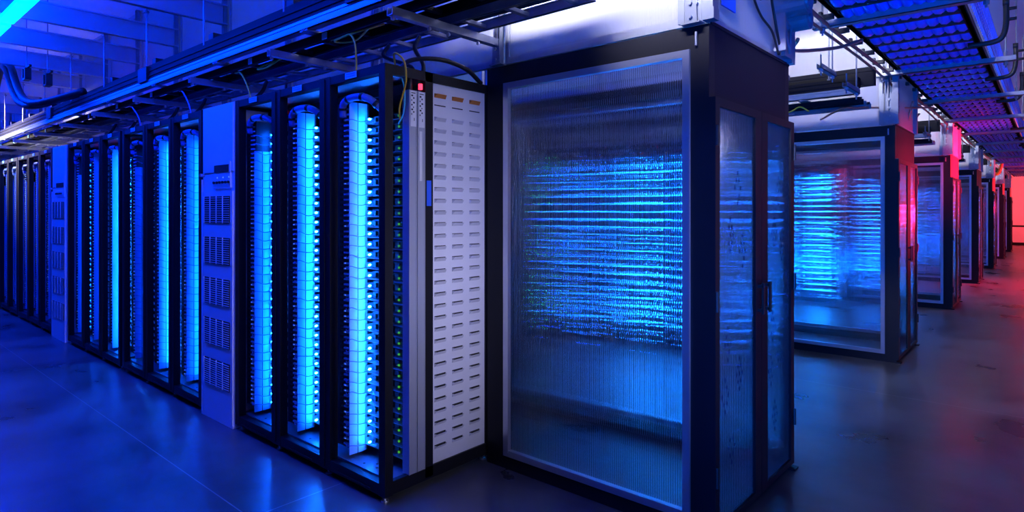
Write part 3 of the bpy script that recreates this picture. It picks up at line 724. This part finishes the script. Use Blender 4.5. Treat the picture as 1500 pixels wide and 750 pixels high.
# ------------------------------------------------------------------ large cable tray over the corridor
TX0, TX1, TZ, TY0, TY1 = -1.10, -.445, 2.80, 2.4, 31
t = thing('cable_tray', 'wide black ladder tray packed with blue cable bundles over the corridor', 'cable tray', (TX0, TY0, TZ))
for s in (0, TX1-TX0):
    MB().box(s-.012, s+.012, 0, TY1-TY0, 0, .07).box(s-.02, s+.02, 0, TY1-TY0, 0, .006).build('side_rail', M['blacksat'], t)
nr = int((TY1-TY0)/.3)
for j in range(nr): MB().box(.012, TX1-TX0-.012, j*.3, j*.3+.035, 0, .025).build('rung', M['rubber'], t)
NB = 9
for c in range(NB):
    pts = []; x = TX0+.055+c*(TX1-TX0-.11)/(NB-1); ph = random.uniform(-.1, .1)
    n = int((TY1-TY0-.1)/.05)
    rr = []
    for i in range(n):
        y = TY0+.05+i*.05; fr = ((y-TY0-.0175) % .3)/.3
        pts.append((x+.006*sin(y*2.1+c), y, TZ+.065-.046*sin(pi*fr)**.8)); rr.append(.033+.005*sin(pi*fr))
    o = MB().tube(pts, rr, 9).build('cable_bundle', M['cableblue'], None, True)
    tag(o, 'blue round cable bundle in the large tray, ' + ['leftmost', 'second from left', 'third from left', 'fourth from left', 'middle', 'fourth from right', 'third from right', 'second from right', 'rightmost'][c] + ' of nine', 'cable bundle', 'bundles in the large tray')
# upper mesh basket at the tray's right edge, standing up with sagging coils
b = MB()
for i in range(150):
    y = TY0+.2+i*.09
    b.tube([(TX1+.03, y, TZ+.06), (TX1+.05, y, TZ+.2), (TX1+.05, y, TZ+.34)], .004, 4)
for z in range(7): b.cyl((TX1+.05, TY0+.2, TZ+.08+z*.042), (TX1+.05, TY0+13.7, TZ+.08+z*.042), .004, 4)
o = b.build('wire_basket', M['cableblue']); tag(o, 'fine blue wire mesh side of the basket along the large tray right edge', 'wire mesh')
for j in range(12):
    y = 4.72+j*2.08
    lb = ['nearest', 'second', 'third', 'fourth', 'fifth', 'sixth', 'seventh', 'eighth', 'ninth', 'tenth', 'eleventh', 'farthest'][j]
    t = thing('trapeze_support', 'blue-lit steel crossbar on two rods under the large tray, %s from the camera' % lb, 'support bar', (-1.28, y, TZ-.05), 'crossbars under the large tray')
    MB().box(0, 1.05, -.03, .03, 0, .005).box(0, 1.05, -.03, -.025, 0, .045).box(0, 1.05, .025, .03, 0, .045).build('crossbar', M['galv'], t)
    for x in (.06, .98): MB().cyl((x, 0, -.05), (x, 0, CEIL-TZ+.05), .007, 8).cyl((x, 0, -.03), (x, 0, -.0), .018, 6).cyl((x, 0, .045), (x, 0, .09), .014, 6).build('rod', M['galv'], t)
for j in range(8):
    y = 4.4+j*1.65
    o = MB().tube(bez([(-.50, y, TZ-.03), (-.36, y, TZ-.03), (-.29, y, TZ+.0), (-.265, y, TZ+.1), (-.265, y, TZ+.28)], 6), .02, 10)
    o.box(-.265, -.2, y-.01, y+.01, TZ+.12, TZ+.14).box(-.265, -.2, y-.01, y+.01, TZ+.2, TZ+.22).box(-.285, -.245, y-.02, y+.02, TZ+.24, TZ+.285)
    o = o.build('j_hook', M['rubber'], None, True)
    tag(o, 'black J-shaped hook curling up from the large tray right edge, ' + ['nearest', 'second nearest', 'third nearest', 'fourth nearest', 'fourth farthest', 'third farthest', 'second farthest', 'farthest'][j], 'hook', 'J hooks along the large tray')
for j in range(9):
    y = 4.1+j*1.4; x = (-.12, .02)[j % 2]
    o = MB().cyl((0, 0, 0), (0, 0, 1.0), .008, 8).cyl((0, 0, .0), (0, 0, .03), .016, 6).build('threaded_rod', M['galv'], loc=(x, y, CEIL-1.0))
    tag(o, 'slim vertical steel rod right of the large tray, %s from the camera' % nth(j), 'rod', 'free hanging rods right of the large tray')
# brown conduit pair running along the tray with black clips
for q, (x, z, r) in enumerate(((-1.17, 2.76, .014), (-1.215, 2.74, .011))):
    n = 60
    o = MB().tube([(x+.01*sin(i*.9+q), TY0+i*(TY1-TY0)/n, z) for i in range(n+1)], r, 8).build('conduit', M['copper'], None, True)
    tag(o, ['brown conduit running left of the large tray, the thicker one', 'thin brown conduit running left of the large tray, the outer one'][q], 'conduit')
for j in range(40):
    o = MB().box(-.03, .06, -.025, .025, -.01, .02).box(-.03, -.01, -.02, .02, .02, .045).build('cable_clip', M['rubber'], loc=(-1.17, 3.3+j*.42, 2.775))
    tag(o, 'small black clip on the brown conduit, %s from the camera' % nth(j), 'clip', 'clips on the brown conduit')
# upper ladder crossing high over the corridor edge, with thin guard rails
for j, (z, y) in enumerate(((3.15, 7.6), (3.3, 12))):
    t = thing('wire_tray', 'thin wire basket tray hung high above the aisles, ' + ['nearer', 'farther'][j], 'wire tray', (-4.5, y, z), 'high wire trays')
    b = MB()
    for h in (0, .05, .1): b.cyl((0, 0, h), (3.2, 0, h), .005, 5).cyl((0, .25, h), (3.2, .25, h), .005, 5)
    for i in range(12): b.tube([(.05+i*.28, 0, .1), (.05+i*.28, 0, 0), (.05+i*.28, .25, 0), (.05+i*.28, .25, .1)], .004, 4)
    b.build('mesh', M['galv'], t)
    MB().cyl((.4, .12, 0), (.4, .12, CEIL-z), .006, 6).cyl((2.8, .12, 0), (2.8, .12, CEIL-z), .006, 6).build('rod', M['galv'], t)

# ------------------------------------------------------------------ far end of the corridor
t = thing('side_table', 'small dark table standing at the far red wall', 'table', (-1.0, 32.2, 0))
MB().box(-.35, .35, -.3, .3, .82, .88).build('table_top', M['blacksat'], t)
for x in (-.3, .3):
    for y in (-.25, .25): MB().box(x-.03, x+.03, y-.03, y+.03, 0, .82).build('leg', M['blacksat'], t)
t = thing('equipment_cart', 'dark upright cart beside the far table', 'cart', (-1.55, 31.6, 0))
MB().box(-.2, .2, -.25, .25, .08, 1.25).box(-.24, .24, -.29, .29, 1.25, 1.3).box(-.05, .05, -.05, .05, 1.3, 1.6).build('body', M['blacksat'], t)
MB().cyl((-.15, 0, .04), (-.15, .06, .04), .04).cyl((.15, 0, .04), (.15, .06, .04), .04).build('wheel', M['rubber'], t)
o = MB().tube(bez([(-1.3, 22, 3.4), (-1.45, 22, 3.1), (-1.2, 22, 2.9), (-1.35, 22, 2.7), (-1.15, 22, 2.5), (-1.05, 22, 2.9), (-1.2, 22, 3.3)], 6), .04, 8).build('cable_loop', M['yellow'], None, True)
tag(o, 'bunched yellow cable hanging far down the corridor', 'cable')
